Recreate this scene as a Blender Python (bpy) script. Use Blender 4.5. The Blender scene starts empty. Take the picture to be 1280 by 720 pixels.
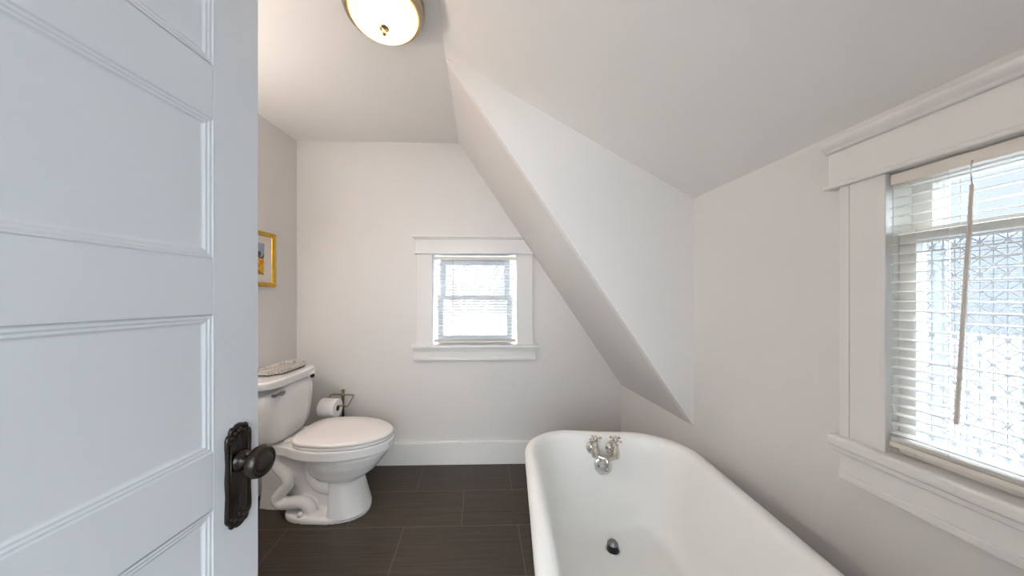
import bpy, bmesh, math, random
from mathutils import Vector, Matrix
random.seed(7)
C = bpy.context.scene.collection
SC = bpy.context.scene
PI = math.pi
R = math.radians

# ---------------------------------------------------------------- camera, world, light
cd = bpy.data.cameras.new('camera'); cam = bpy.data.objects.new('camera', cd); C.objects.link(cam)
cam.location = (0, 0, 1.23); cam.rotation_euler = (R(90), 0, -math.atan(10 / 380))
cd.sensor_width = 36; cd.lens = 380 * 36 / 1280
cd.shift_x = (640 - 611) / 1280; cd.shift_y = (371 - 360) / 1280
cd.clip_start = 0.02
SC.camera = cam
SC.view_settings.view_transform = 'Standard'; SC.view_settings.look = 'None'
SC.view_settings.gamma = 1; SC.view_settings.use_curve_mapping = False
SC.view_settings.exposure = 2.28
SC.cycles.max_bounces = 14; SC.cycles.diffuse_bounces = 8; SC.cycles.transparent_max_bounces = 16

SKY, ZENITH, BACK_FILL = 0.245, 15.0, 2.6        # overcast sky: pale horizon, made brighter overhead and behind the house to fill the room
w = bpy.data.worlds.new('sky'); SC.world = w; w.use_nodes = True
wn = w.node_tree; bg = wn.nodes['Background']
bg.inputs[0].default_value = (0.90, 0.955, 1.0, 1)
tcw = wn.nodes.new('ShaderNodeTexCoord'); spw = wn.nodes.new('ShaderNodeSeparateXYZ'); wn.links.new(tcw.outputs['Generated'], spw.inputs[0])
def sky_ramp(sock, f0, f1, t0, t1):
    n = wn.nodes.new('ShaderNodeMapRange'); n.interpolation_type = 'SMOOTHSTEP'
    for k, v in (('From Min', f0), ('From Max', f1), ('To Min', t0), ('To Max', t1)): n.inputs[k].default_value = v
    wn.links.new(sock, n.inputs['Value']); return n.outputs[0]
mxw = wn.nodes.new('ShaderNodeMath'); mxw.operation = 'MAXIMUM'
wn.links.new(sky_ramp(spw.outputs['Y'], -0.2, -0.6, 0.0, BACK_FILL), mxw.inputs[0]); hiw = wn.nodes.new('ShaderNodeMath'); hiw.operation = 'MULTIPLY_ADD'; hiw.inputs[2].default_value = SKY     # overhead sky dimmed towards the far window so its blind stays visible
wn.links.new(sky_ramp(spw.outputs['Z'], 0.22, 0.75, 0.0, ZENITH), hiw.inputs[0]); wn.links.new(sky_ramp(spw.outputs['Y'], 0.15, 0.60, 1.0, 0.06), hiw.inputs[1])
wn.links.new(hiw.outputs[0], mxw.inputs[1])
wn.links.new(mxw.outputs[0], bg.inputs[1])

def area_portal(name, loc, rot, sx, sy):
    l = bpy.data.lights.new(name, 'AREA'); l.shape = 'RECTANGLE'; l.size = sx; l.size_y = sy
    l.cycles.is_portal = True
    o = bpy.data.objects.new(name, l); C.objects.link(o); o.location = loc; o.rotation_euler = rot
area_portal('daylight_portal', (1.19, 0.40, 1.19), (0, R(90), 0), 0.76, 0.74)
area_portal('daylight_portal', (-0.043, 2.40, 1.20), (R(-90), 0, 0), 0.66, 0.68)
area_portal('daylight_portal', (-0.21, -1.83, 1.425), (R(90), 0, 0), 2.26, 1.35)
DOME_W, HALL_FILL_W, WALL_FILL_W = 2.0, 0.3, 13.4  # lamp strengths; the hall and wall lamps are added fill

# ---------------------------------------------------------------- materials
def mat(name, col, rough=0.5, metal=0.0, coat=0.0, spec=0.5, bump=0.0, bscale=60, var=0.0, vscale=5):
    m = bpy.data.materials.new(name); m.use_nodes = True
    nt = m.node_tree; b = nt.nodes['Principled BSDF']
    b.inputs['Base Color'].default_value = (*col, 1); b.inputs['Roughness'].default_value = rough
    b.inputs['Metallic'].default_value = metal; b.inputs['Coat Weight'].default_value = coat
    b.inputs['Coat Roughness'].default_value = 0.12
    b.inputs['Specular IOR Level'].default_value = spec
    tc = nt.nodes.new('ShaderNodeTexCoord')
    if bump:
        n = nt.nodes.new('ShaderNodeTexNoise'); n.inputs['Scale'].default_value = bscale; n.inputs['Detail'].default_value = 4
        bp = nt.nodes.new('ShaderNodeBump'); bp.inputs['Strength'].default_value = bump; bp.inputs['Distance'].default_value = 0.004
        nt.links.new(tc.outputs['Object'], n.inputs['Vector']); nt.links.new(n.outputs['Fac'], bp.inputs['Height'])
        nt.links.new(bp.outputs['Normal'], b.inputs['Normal'])
    if var:
        n = nt.nodes.new('ShaderNodeTexNoise'); n.inputs['Scale'].default_value = vscale; n.inputs['Detail'].default_value = 3
        mx = nt.nodes.new('ShaderNodeMix'); mx.data_type = 'RGBA'
        mx.inputs['A'].default_value = (*[c * (1 - var) for c in col], 1); mx.inputs['B'].default_value = (*[min(1, c * (1 + var)) for c in col], 1)
        nt.links.new(tc.outputs['Object'], n.inputs['Vector']); nt.links.new(n.outputs['Fac'], mx.inputs['Factor'])
        nt.links.new(mx.outputs['Result'], b.inputs['Base Color'])
    return m

M = {}
M['wall'] = mat('wall_paint', (0.71, 0.695, 0.685), 0.55, bump=0.05, bscale=180, var=0.012, vscale=3)
M['ceiling'] = mat('ceiling_paint', (0.80, 0.79, 0.78), 0.7, bump=0.05, bscale=150)
M['trim'] = mat('trim_paint', (0.76, 0.75, 0.735), 0.3, bump=0.04, bscale=25)
M['doorpaint'] = mat('door_paint', (0.60, 0.62, 0.65), 0.28, bump=0.10, bscale=14)
M['porcelain'] = mat('porcelain', (0.78, 0.775, 0.77), 0.12, coat=0.6)
M['seat'] = mat('seat_plastic', (0.82, 0.79, 0.775), 0.25)
M['enamel'] = mat('bath_enamel', (0.80, 0.795, 0.775), 0.30, coat=0.15)
M['nickel'] = mat('brushed_nickel', (0.60, 0.56, 0.50), 0.22, 1.0)
M['lampmetal'] = mat('antique_nickel', (0.50, 0.42, 0.31), 0.32, 1.0)
M['chrome'] = mat('chrome', (0.72, 0.73, 0.74), 0.12, 1.0)
M['lever'] = mat('lever_metal', (0.27, 0.27, 0.27), 0.3, 1.0)
M['bronze'] = mat('oil_rubbed_bronze', (0.017, 0.011, 0.007), 0.36, 0.35, coat=0.12, bump=0.5, bscale=70, var=0.5, vscale=30)
M['brass'] = mat('aged_brass', (0.33, 0.25, 0.15), 0.3, 1.0)
M['rubber'] = mat('black_rubber', (0.012, 0.012, 0.012), 0.5)
M['paper'] = mat('tissue_paper', (0.86, 0.84, 0.83), 0.95, bump=0.15, bscale=200)
M['core'] = mat('shaded_cardboard', (0.06, 0.042, 0.028), 0.9)  # cardboard darkened: the shade inside the roll is put into its colour
M['gold'] = mat('gold_leaf_frame', (0.54, 0.34, 0.055), 0.36, 0.75, bump=0.2, bscale=60, var=0.3, vscale=25)
M['mount'] = mat('mount_board', (0.76, 0.70, 0.66), 0.8)
M['mirror'] = mat('tray_mirror', (0.80, 0.72, 0.62), 0.22, 0.85)
M['black'] = mat('black_base', (0.015, 0.014, 0.013), 0.5)
M['vinyl'] = mat('window_vinyl', (0.74, 0.78, 0.84), 0.4)
M['sash'] = mat('sash_paint', (0.78, 0.77, 0.74), 0.4)
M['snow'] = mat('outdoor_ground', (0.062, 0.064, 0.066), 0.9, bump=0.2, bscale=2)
M['bark'] = mat('bark', (0.30, 0.28, 0.27), 0.9, bump=0.3, bscale=20)
M['headrail'] = mat('blind_rail', (0.74, 0.69, 0.62), 0.4)
M['wand'] = mat('blind_wand', (0.60, 0.54, 0.48), 0.35)
M['grout'] = mat('caulk', (0.6, 0.58, 0.55), 0.8)

def slat_mat():
    m = bpy.data.materials.new('blind_slat'); m.use_nodes = True; nt = m.node_tree
    out = nt.nodes['Material Output']; b = nt.nodes['Principled BSDF']
    b.inputs['Base Color'].default_value = (0.84, 0.83, 0.80, 1); b.inputs['Roughness'].default_value = 0.4
    t = nt.nodes.new('ShaderNodeBsdfTranslucent'); t.inputs['Color'].default_value = (0.8, 0.8, 0.78, 1)
    mx = nt.nodes.new('ShaderNodeMixShader'); mx.inputs[0].default_value = 0.06
    nt.links.new(b.outputs[0], mx.inputs[1]); nt.links.new(t.outputs[0], mx.inputs[2]); nt.links.new(mx.outputs[0], out.inputs[0])
    return m
M['slat'] = slat_mat()

def glass_mat():
    m = bpy.data.materials.new('window_glass'); m.use_nodes = True; nt = m.node_tree
    out = nt.nodes['Material Output']; nt.nodes.remove(nt.nodes['Principled BSDF'])
    t = nt.nodes.new('ShaderNodeBsdfTransparent'); g = nt.nodes.new('ShaderNodeBsdfGlossy'); g.inputs['Roughness'].default_value = 0.02
    t.inputs['Color'].default_value = (0.95, 0.97, 0.98, 1)
    f = nt.nodes.new('ShaderNodeFresnel'); f.inputs['IOR'].default_value = 1.35
    mx = nt.nodes.new('ShaderNodeMixShader')
    nt.links.new(f.outputs[0], mx.inputs[0]); nt.links.new(t.outputs[0], mx.inputs[1]); nt.links.new(g.outputs[0], mx.inputs[2])
    nt.links.new(mx.outputs[0], out.inputs[0]); return m
M['glass'] = glass_mat()

def film_mat(s=0.017):
    m = bpy.data.materials.new('star_lattice_film'); m.use_nodes = True; nt = m.node_tree; L = nt.links.new
    out = nt.nodes['Material Output']; b = nt.nodes['Principled BSDF']
    b.inputs['Base Color'].default_value = (0.70, 0.72, 0.76, 1); b.inputs['Roughness'].default_value = 0.6
    tl = nt.nodes.new('ShaderNodeBsdfTranslucent'); tl.inputs['Color'].default_value = (0.62, 0.65, 0.70, 1)
    pm = nt.nodes.new('ShaderNodeMixShader'); pm.inputs[0].default_value = 0.03
    L(b.outputs[0], pm.inputs[1]); L(tl.outputs[0], pm.inputs[2])
    tr = nt.nodes.new('ShaderNodeBsdfTransparent'); tr.inputs['Color'].default_value = (0.93, 0.94, 0.96, 1)
    tc = nt.nodes.new('ShaderNodeTexCoord'); sp = nt.nodes.new('ShaderNodeSeparateXYZ'); L(tc.outputs['Object'], sp.inputs[0])
    def op(o, a, bb=None):
        n = nt.nodes.new('ShaderNodeMath'); n.operation = o
        for i, v in enumerate((a, bb)):
            if v is None: continue
            if isinstance(v, (int, float)): n.inputs[i].default_value = v
            else: L(v, n.inputs[i])
        return n.outputs[0]
    y, z = sp.outputs['Y'], sp.outputs['Z']
    pa = op('PINGPONG', op('ADD', y, z), s); pb = op('PINGPONG', op('SUBTRACT', y, z), s)
    m1 = op('LESS_THAN', op('PINGPONG', y, s / 2), 0.00085); m2 = op('LESS_THAN', op('PINGPONG', z, s / 2), 0.00085)
    m3 = op('LESS_THAN', pa, 0.0014); m4 = op('LESS_THAN', pb, 0.0014)
    rr = op('SQRT', op('ADD', op('MULTIPLY', pa, pa), op('MULTIPLY', pb, pb)))
    m5 = op('LESS_THAN', rr, 0.0055)
    msk = op('MAXIMUM', op('MAXIMUM', op('MAXIMUM', m1, m2), op('MAXIMUM', m3, m4)), m5)
    mx = nt.nodes.new('ShaderNodeMixShader'); L(msk, mx.inputs[0]); L(tr.outputs[0], mx.inputs[1]); L(pm.outputs[0], mx.inputs[2])
    L(mx.outputs[0], out.inputs[0]); return m
M['film'] = film_mat()

def floor_mat():
    m = bpy.data.materials.new('dark_plank_tile'); m.use_nodes = True; nt = m.node_tree; L = nt.links.new
    b = nt.nodes['Principled BSDF']
    tc = nt.nodes.new('ShaderNodeTexCoord')
    mp = nt.nodes.new('ShaderNodeMapping'); mp.inputs['Location'].default_value = (0.41 + 6.1, -1.635 + 6.0, 0)
    L(tc.outputs['Object'], mp.inputs['Vector'])
    br = nt.nodes.new('ShaderNodeTexBrick'); br.offset = 0.5; br.offset_frequency = 2; br.squash = 1
    br.inputs['Scale'].default_value = 1; br.inputs['Brick Width'].default_value = 0.61; br.inputs['Row Height'].default_value = 0.30
    br.inputs['Mortar Size'].default_value = 0.0020; br.inputs['Mortar Smooth'].default_value = 0.1; br.inputs['Bias'].default_value = 0
    br.inputs['Color1'].default_value = (0, 0, 0, 1); br.inputs['Color2'].default_value = (1, 1, 1, 1); br.inputs['Mortar'].default_value = (0.5, 0.5, 0.5, 1)
    L(mp.outputs[0], br.inputs['Vector'])
    ms = nt.nodes.new('ShaderNodeMapping'); ms.inputs['Scale'].default_value = (2.2, 90, 1)
    L(tc.outputs['Object'], ms.inputs['Vector'])
    # each tile shifts its own streaks
    ad = nt.nodes.new('ShaderNodeVectorMath'); ad.operation = 'MULTIPLY_ADD'; ad.inputs[1].default_value = (9, 23, 0)
    L(br.outputs['Color'], ad.inputs[0]); L(ms.outputs[0], ad.inputs[2])
    n = nt.nodes.new('ShaderNodeTexNoise'); n.inputs['Scale'].default_value = 1; n.inputs['Detail'].default_value = 5; n.inputs['Roughness'].default_value = 0.65
    L(ad.outputs[0], n.inputs['Vector'])
    cr = nt.nodes.new('ShaderNodeValToRGB'); e = cr.color_ramp.elements
    e[0].position = 0.30; e[0].color = (0.028, 0.0200, 0.0135, 1); e[1].position = 0.75; e[1].color = (0.069, 0.0515, 0.036, 1)
    L(n.outputs['Fac'], cr.inputs[0])
    tint = nt.nodes.new('ShaderNodeMix'); tint.data_type = 'RGBA'; tint.blend_type = 'MULTIPLY'; tint.inputs['Factor'].default_value = 1
    tr = nt.nodes.new('ShaderNodeValToRGB'); tr.color_ramp.elements[0].color = (0.92, 0.92, 0.96, 1); tr.color_ramp.elements[1].color = (1.1, 1.05, 0.97, 1)
    L(br.outputs['Color'], tr.inputs[0]); L(cr.outputs[0], tint.inputs['A']); L(tr.outputs[0], tint.inputs['B'])
    mx = nt.nodes.new('ShaderNodeMix'); mx.data_type = 'RGBA'; mx.inputs['B'].default_value = (0.125, 0.098, 0.073, 1)
    L(br.outputs['Fac'], mx.inputs['Factor']); L(tint.outputs['Result'], mx.inputs['A'])
    L(mx.outputs['Result'], b.inputs['Base Color'])
    b.inputs['Roughness'].default_value = 0.42
    bp = nt.nodes.new('ShaderNodeBump'); bp.inputs['Strength'].default_value = 0.12; bp.inputs['Distance'].default_value = 0.002
    L(n.outputs['Fac'], bp.inputs['Height']); L(bp.outputs[0], b.inputs['Normal'])
    return m
M['floor'] = floor_mat()

def lamp_mat():
    m = bpy.data.materials.new('lamp_glass'); m.use_nodes = True; nt = m.node_tree; L = nt.links.new
    out = nt.nodes['Material Output']; nt.nodes.remove(nt.nodes['Principled BSDF'])
    e = nt.nodes.new('ShaderNodeEmission'); e.inputs[0].default_value = (1.0, 0.74, 0.40, 1); e.inputs[1].default_value = 0.17
    t = nt.nodes.new('ShaderNodeBsdfTranslucent'); t.inputs[0].default_value = (0.17, 0.135, 0.065, 1)
    a = nt.nodes.new('ShaderNodeAddShader'); L(e.outputs[0], a.inputs[0]); L(t.outputs[0], a.inputs[1]); L(a.outputs[0], out.inputs[0])
    return m
M['lampglass'] = lamp_mat()

def emit_mat(name, col, s):
    m = bpy.data.materials.new(name); m.use_nodes = True; nt = m.node_tree
    nt.nodes['Principled BSDF'].inputs['Emission Color'].default_value = (*col, 1)
    nt.nodes['Principled BSDF'].inputs['Emission Strength'].default_value = s
    return m

def glitter_mat():
    m = mat('rhinestone_rim', (0.7, 0.68, 0.66), 0.15, 0.3)
    nt = m.node_tree; b = nt.nodes['Principled BSDF']
    tc = nt.nodes.new('ShaderNodeTexCoord'); v = nt.nodes.new('ShaderNodeTexVoronoi'); v.inputs['Scale'].default_value = 380
    cr = nt.nodes.new('ShaderNodeValToRGB'); cr.color_ramp.elements[0].position = 0.12; cr.color_ramp.elements[0].color = (0.20, 0.19, 0.18, 1)
    cr.color_ramp.elements[1].position = 0.7; cr.color_ramp.elements[1].color = (0.85, 0.83, 0.81, 1)
    sp = nt.nodes.new('ShaderNodeSeparateColor')
    nt.links.new(tc.outputs['Object'], v.inputs['Vector']); nt.links.new(v.outputs['Color'], sp.inputs[0]); nt.links.new(sp.outputs[0], cr.inputs[0])
    nt.links.new(cr.outputs[0], b.inputs['Base Color']); return m
M['glitter'] = glitter_mat()

def art_mat():
    m = bpy.data.materials.new('painting'); m.use_nodes = True; nt = m.node_tree; L = nt.links.new
    b = nt.nodes['Principled BSDF']; b.inputs['Roughness'].default_value = 0.6
    tc = nt.nodes.new('ShaderNodeTexCoord'); sp = nt.nodes.new('ShaderNodeSeparateXYZ'); L(tc.outputs['Object'], sp.inputs[0])
    n = nt.nodes.new('ShaderNodeTexNoise'); n.inputs['Scale'].default_value = 38; n.inputs['Detail'].default_value = 2; L(tc.outputs['Object'], n.inputs['Vector'])
    ma = nt.nodes.new('ShaderNodeMath'); ma.operation = 'MULTIPLY_ADD'; ma.inputs[1].default_value = 0.11; L(n.outputs['Fac'], ma.inputs[0]); L(sp.outputs['Z'], ma.inputs[2])
    mr = nt.nodes.new('ShaderNodeMapRange'); mr.inputs['From Min'].default_value = -0.045; mr.inputs['From Max'].default_value = 0.155; L(ma.outputs[0], mr.inputs[0])
    cr = nt.nodes.new('ShaderNodeValToRGB'); cr.color_ramp.interpolation = 'CONSTANT'
    els = [(0, (0.30, 0.16, 0.02)), (0.12, (0.72, 0.46, 0.02)), (0.30, (0.72, 0.20, 0.02)), (0.42, (0.72, 0.47, 0.05)), (0.55, (0.06, 0.045, 0.06)), (0.66, (0.33, 0.38, 0.52))]
    e = cr.color_ramp.elements; e[0].position = 0; e[0].color = (*els[0][1], 1); e[1].position = els[1][0]; e[1].color = (*els[1][1], 1)
    for p, c in els[2:]:
        q = e.new(p); q.color = (*c, 1)
    L(mr.outputs[0], cr.inputs[0]); L(cr.outputs[0], b.inputs['Base Color']); return m
M['art'] = art_mat()

# ---------------------------------------------------------------- mesh helpers
def obj(name, bm, material, parent=None, smooth=False, bevel=0, seg=2, loc=None, rot=None, angle=40):
    bmesh.ops.recalc_face_normals(bm, faces=bm.faces)
    me = bpy.data.meshes.new(name); bm.to_mesh(me); bm.free()
    o = bpy.data.objects.new(name, me); C.objects.link(o)
    me.materials.append(material)
    if smooth:
        for p in me.polygons: p.use_smooth = True
    if bevel:
        m = o.modifiers.new('bevel', 'BEVEL'); m.width = bevel; m.segments = seg; m.limit_method = 'ANGLE'; m.angle_limit = R(angle)
        for p in me.polygons: p.use_smooth = True
        n = o.modifiers.new('normals', 'WEIGHTED_NORMAL'); n.keep_sharp = True
    if parent is not None: o.parent = parent
    if loc: o.location = loc
    if rot: o.rotation_euler = rot
    return o
def empty(name, loc=(0, 0, 0), rz=0.0):
    o = bpy.data.objects.new(name, None); C.objects.link(o); o.location = loc; o.rotation_euler = (0, 0, rz); o.empty_display_size = 0.1; return o
def thing(o, label, cat, group=None):
    o['label'] = label; o['category'] = cat
    if group: o['group'] = group
    return o
def structure(o, label=None):
    o['kind'] = 'structure'
    return o
def box(bm, a, b):
    x0, y0, z0 = a; x1, y1, z1 = b
    v = [bm.verts.new(p) for p in [(x0, y0, z0), (x1, y0, z0), (x1, y1, z0), (x0, y1, z0), (x0, y0, z1), (x1, y0, z1), (x1, y1, z1), (x0, y1, z1)]]
    for f in [(0, 3, 2, 1), (4, 5, 6, 7), (0, 1, 5, 4), (1, 2, 6, 5), (2, 3, 7, 6), (3, 0, 4, 7)]: bm.faces.new([v[i] for i in f])
    return bm
def boxes(*l):
    bm = bmesh.new()
    for a, b in l: box(bm, a, b)
    return bm
def prism(bm, pts, axis, a, b):
    """extrude a 2-D outline along an axis; pts are the two other coordinates in xyz order"""
    def mk(p, t): return {'x': (t, p[0], p[1]), 'y': (p[0], t, p[1]), 'z': (p[0], p[1], t)}[axis]
    lo = [bm.verts.new(mk(p, a)) for p in pts]; hi = [bm.verts.new(mk(p, b)) for p in pts]
    n = len(pts)
    bm.faces.new(lo[::-1]); bm.faces.new(hi)
    for i in range(n): bm.faces.new((lo[i], lo[(i + 1) % n], hi[(i + 1) % n], hi[i]))
    return bm
def loft(bm, rings, cap0=True, cap1=True):
    vs = [[bm.verts.new(p) for p in r] for r in rings]
    n = len(vs[0])
    for a, b in zip(vs, vs[1:]):
        for i in range(n): bm.faces.new((a[i], a[(i + 1) % n], b[(i + 1) % n], b[i]))
    if cap0: bm.faces.new(vs[0][::-1])
    if cap1: bm.faces.new(vs[-1])
    return vs
def lathe(bm, prof, seg=40, mtx=None):
    """prof: (radius, height) about z; then transformed"""
    mtx = mtx or Matrix()
    rings = []
    for r, h in prof:
        if r < 1e-6: rings.append([bm.verts.new(mtx @ Vector((0, 0, h)))])
        else: rings.append([bm.verts.new(mtx @ Vector((r * math.cos(2 * PI * i / seg), r * math.sin(2 * PI * i / seg), h))) for i in range(seg)])
    for a, b in zip(rings, rings[1:]):
        for i in range(seg):
            j = (i + 1) % seg
            if len(a) == 1 and len(b) == 1: continue
            if len(a) == 1: bm.faces.new((a[0], b[i], b[j]))
            elif len(b) == 1: bm.faces.new((a[i], a[j], b[0]))
            else: bm.faces.new((a[i], a[j], b[j], b[i]))
    if len(rings[0]) > 1: bm.faces.new(rings[0][::-1])
    if len(rings[-1]) > 1: bm.faces.new(rings[-1])
    return bm
def catmull(pts, n=6):
    pts = [Vector(p) for p in pts]; out = []
    for i in range(len(pts) - 1):
        p0 = pts[max(i - 1, 0)]; p1 = pts[i]; p2 = pts[i + 1]; p3 = pts[min(i + 2, len(pts) - 1)]
        for k in range(n):
            t = k / n
            out.append(0.5 * ((2 * p1) + (p2 - p0) * t + (2 * p0 - 5 * p1 + 4 * p2 - p3) * t * t + (3 * p1 - p0 - 3 * p2 + p3) * t ** 3))
    out.append(pts[-1]); return out
def tube(bm, pts, rad, seg=12, closed=False):
    pts = [Vector(p) for p in pts]; n = len(pts)
    rads = rad if isinstance(rad, (list, tuple)) else [rad] * n
    rings = []; nrm = None
    for i, p in enumerate(pts):
        if closed: d = (pts[(i + 1) % n] - pts[i - 1]).normalized()
        else: d = (pts[min(i + 1, n - 1)] - pts[max(i - 1, 0)]).normalized()
        if nrm is None:
            nrm = d.cross(Vector((0, 0, 1)))
            if nrm.length < 1e-3: nrm = d.cross(Vector((1, 0, 0)))
        nrm = (nrm - d * nrm.dot(d)).normalized(); bi = d.cross(nrm)
        rings.append([bm.verts.new(p + (nrm * math.cos(2 * PI * k / seg) + bi * math.sin(2 * PI * k / seg)) * rads[i]) for k in range(seg)])
    m = n if closed else n - 1
    for i in range(m):
        a, b = rings[i], rings[(i + 1) % n]
        for k in range(seg): bm.faces.new((a[k], a[(k + 1) % seg], b[(k + 1) % seg], b[k]))
    if not closed: bm.faces.new(rings[0][::-1]); bm.faces.new(rings[-1])
    return bm
def ball(bm, c, r, sz=(1, 1, 1), u=16, v=10):
    bmesh.ops.create_uvsphere(bm, u_segments=u, v_segments=v, radius=r, matrix=Matrix.Translation(c) @ Matrix.Diagonal((*sz, 1)))
    return bm
def rot_to(axis):  # matrix turning +z to an axis
    return Vector((0, 0, 1)).rotation_difference(Vector(axis)).to_matrix().to_4x4()
def dup(o, parent):
    c = o.copy(); C.objects.link(c); c.parent = parent; return c

# ---------------------------------------------------------------- room shell
ZC, YB, XR, YC = 2.364, 2.247, 1.025, 1.436
SL = -1.484                                  # fall of the steep attic slope
def slope_z(x): return ZC + SL * (x + 0.160)
structure(obj('floor', boxes(((-2.0, -1.9, -0.06), (1.3, 2.5, 0))), M['floor']))
structure(obj('ceiling', boxes(((-2.0, -1.9, ZC), (-0.163, 2.40, ZC + 0.08))), M['ceiling']))
structure(obj('ceiling_dormer', prism(bmesh.new(), [(-0.166, ZC), (1.10, ZC - 0.557 * 1.266), (1.10, ZC - 0.557 * 1.266 + 0.1), (-0.166, ZC + 0.1)], 'y', -0.13, YC + 0.04), M['ceiling']))
structure(obj('ceiling_slope', prism(bmesh.new(), [(-0.163, ZC), (1.12, slope_z(1.12)), (1.12, slope_z(1.12) + 0.14), (-0.163, ZC + 0.14)], 'y', YC + 0.04, 2.40), M['wall']))
structure(obj('wall_dormer', prism(bmesh.new(), [(-0.166, ZC), (1.08, slope_z(1.08)), (1.08, ZC - 0.557 * 1.246), (-0.166, ZC + 0.002)], 'y', YC, YC + 0.04), M['ceiling']))
# back wall with its window opening
W2 = (-0.353, 0.267, 0.878, 1.5416)
y0, y1 = YB, YB + 0.13
structure(obj('wall_back', boxes(((-1.70, y0, 0), (W2[0], y1, ZC + 0.05)), ((W2[1], y0, 0), (1.30, y1, ZC + 0.05)), ((W2[0], y0, 0), (W2[1], y1, W2[2])), ((W2[0], y0, W2[3]), (W2[1], y1, ZC + 0.05))), M['wall']))
# right wall: the dormer length with its window, then the knee wall behind the slope
W1 = (0.053, 0.730, 0.843, 1.536)
bm = boxes(((XR, -0.13, 0), (XR + 0.13, W1[0], 1.95)), ((XR, W1[1], 0), (XR + 0.13, 1.0, 1.95)), ((XR, W1[0], 0), (XR + 0.13, W1[1], W1[2])), ((XR, W1[0], W1[3]), (XR + 0.13, W1[1], 1.95)))
prism(bm, [(XR, 1.0), (1.022, YC), (1.052, 2.36), (XR + 0.13, 2.36), (XR + 0.13, 1.0)], 'z', 0, 1.95)
structure(obj('wall_right', bm, M['wall']))
LA = R(7.35)
CL = (-1.338, YB)
structure(obj('wall_left', boxes(((-0.13, -2.45, 0), (0, 0.14, ZC + 0.05))), M['wall'], loc=(*CL, 0), rot=(0, 0, -LA)))
structure(obj('wall_front', boxes(((-2.0, -0.25, 0), (-0.615, -0.13, ZC + 0.03)), ((0.19, -0.25, 0), (1.155, -0.13, ZC + 0.03)), ((-0.615, -0.25, 2.06), (0.19, -0.13, ZC + 0.03))), M['wall']))
HW = (-1.34, 0.92, 0.75, 2.10)                   # added hall window opening, lets fill light through the bathroom doorway
structure(obj('wall_hall', boxes(((-1.9, -1.8, 0), (HW[0], -1.7, ZC)), ((HW[1], -1.8, 0), (1.2, -1.7, ZC)), ((HW[0], -1.8, 0), (HW[1], -1.7, HW[2])), ((HW[0], -1.8, HW[3]), (HW[1], -1.7, ZC)), ((-1.5, -1.7, 0), (-1.4, -0.25, ZC)), ((1.0, -1.7, 0), (1.1, -0.25, ZC))), M['wall']))
structure(obj('ceiling_hall', boxes(((-0.163, -1.9, ZC), (1.2, -0.13, ZC + 0.08))), M['ceiling']))
# baseboards
structure(obj('baseboard_back', boxes(((-1.36, YB - 0.016, 0), (1.05, YB + 0.01, 0.158)), ((-1.36, YB - 0.011, 0.158), (1.05, YB + 0.01, 0.166))), M['trim'], bevel=0.002))
structure(obj('baseboard_left', boxes(((-0.01, -2.3, 0), (0.016, -0.01, 0.166))), M['trim'], loc=(*CL, 0), rot=(0, 0, -LA), bevel=0.002))
structure(obj('baseboard_right', boxes(((XR - 0.016, -0.13, 0), (XR + 0.01, 1.43, 0.166))), M['trim'], bevel=0.002))

# outdoors
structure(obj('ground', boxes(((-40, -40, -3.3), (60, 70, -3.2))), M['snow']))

# ---------------------------------------------------------------- door
PD = (-0.4856, 0.6637); DA = R(7.0)
dr = structure(empty('door_1', (*PD, 0), -DA))
DW = 0.762; ye, yh = 0.011, 0.011 - DW
pz = [(1.658, 1.914), (1.301, 1.559), (0.942, 1.197), (0.580, 0.836), (0.220, 0.476)]
pyr, pyl = -0.087, yh + 0.098
bm = boxes(((-0.035, yh, 0.008), (-0.0085, ye, 2.035)), ((-0.0085, pyr, 0.008), (0, ye, 2.035)), ((-0.0085, yh, 0.008), (0, pyl, 2.035)))
zs = [0.008] + [v for p in pz[::-1] for v in p] + [2.035]
for i in range(0, len(zs), 2): box(bm, (-0.0085, pyl, zs[i]), (0, pyr, zs[i + 1]))
obj('door_leaf', bm, M['doorpaint'], dr, bevel=0.0012)
for a, b in pz:
    bm = bmesh.new(); rings = []
    for ins, dep in [(0, 0.0004), (0.0025, -0.0014), (0.0065, -0.0003), (0.009, -0.0022), (0.013, -0.0013), (0.0165, -0.0040), (0.021, -0.0046), (0.043, -0.0050), (0.046, -0.0036)]:
        rings.append([(dep, pyl + ins, a + ins), (dep, pyr - ins, a + ins), (dep, pyr - ins, b - ins), (dep, pyl + ins, b - ins)])
    loft(bm, rings, cap0=False)
    obj('panel', bm, M['doorpaint'], dr, bevel=0.001)
# escutcheon plate with its scalloped crest, and the knob
half = [(0.0, 0.104), (0.006, 0.103), (0.011, 0.099), (0.016, 0.100), (0.020, 0.095), (0.021, 0.088), (0.025, 0.086), (0.028, 0.079), (0.028, 0.066), (0.0265, 0.03), (0.028, 0.0)]
out = [(y, z) for y, z in half] + [(y, -z) for y, z in half[:-1][::-1]]
out = out + [(-y, z) for y, z in out[1:-1][::-1]]
bm = bmesh.new()
def ring(sc, x): return [(x, y * sc, z * (1 - (1 - sc) * 0.28)) for y, z in out]
loft(bm, [ring(1, 0), ring(1, 0.004), ring(0.93, 0.0062), ring(0.80, 0.0062), ring(0.74, 0.004), ring(0.1, 0.0045)])
for sgn in (1, -1):
    for y, z, r in [(0, 0.090, 0.0065), (0.010, 0.086, 0.005), (-0.010, 0.086, 0.005), (0.017, 0.079, 0.0045), (-0.017, 0.079, 0.0045), (0, 0.077, 0.004)]:
        ball(bm, (0.005, y, sgn * z), r, (0.6, 1, 1), 10, 8)
    for y in (0.0195, -0.0195): tube(bm, [(0.006, y, -0.070), (0.006, y, 0.070)], 0.0016, 8) if sgn > 0 else None
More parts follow.
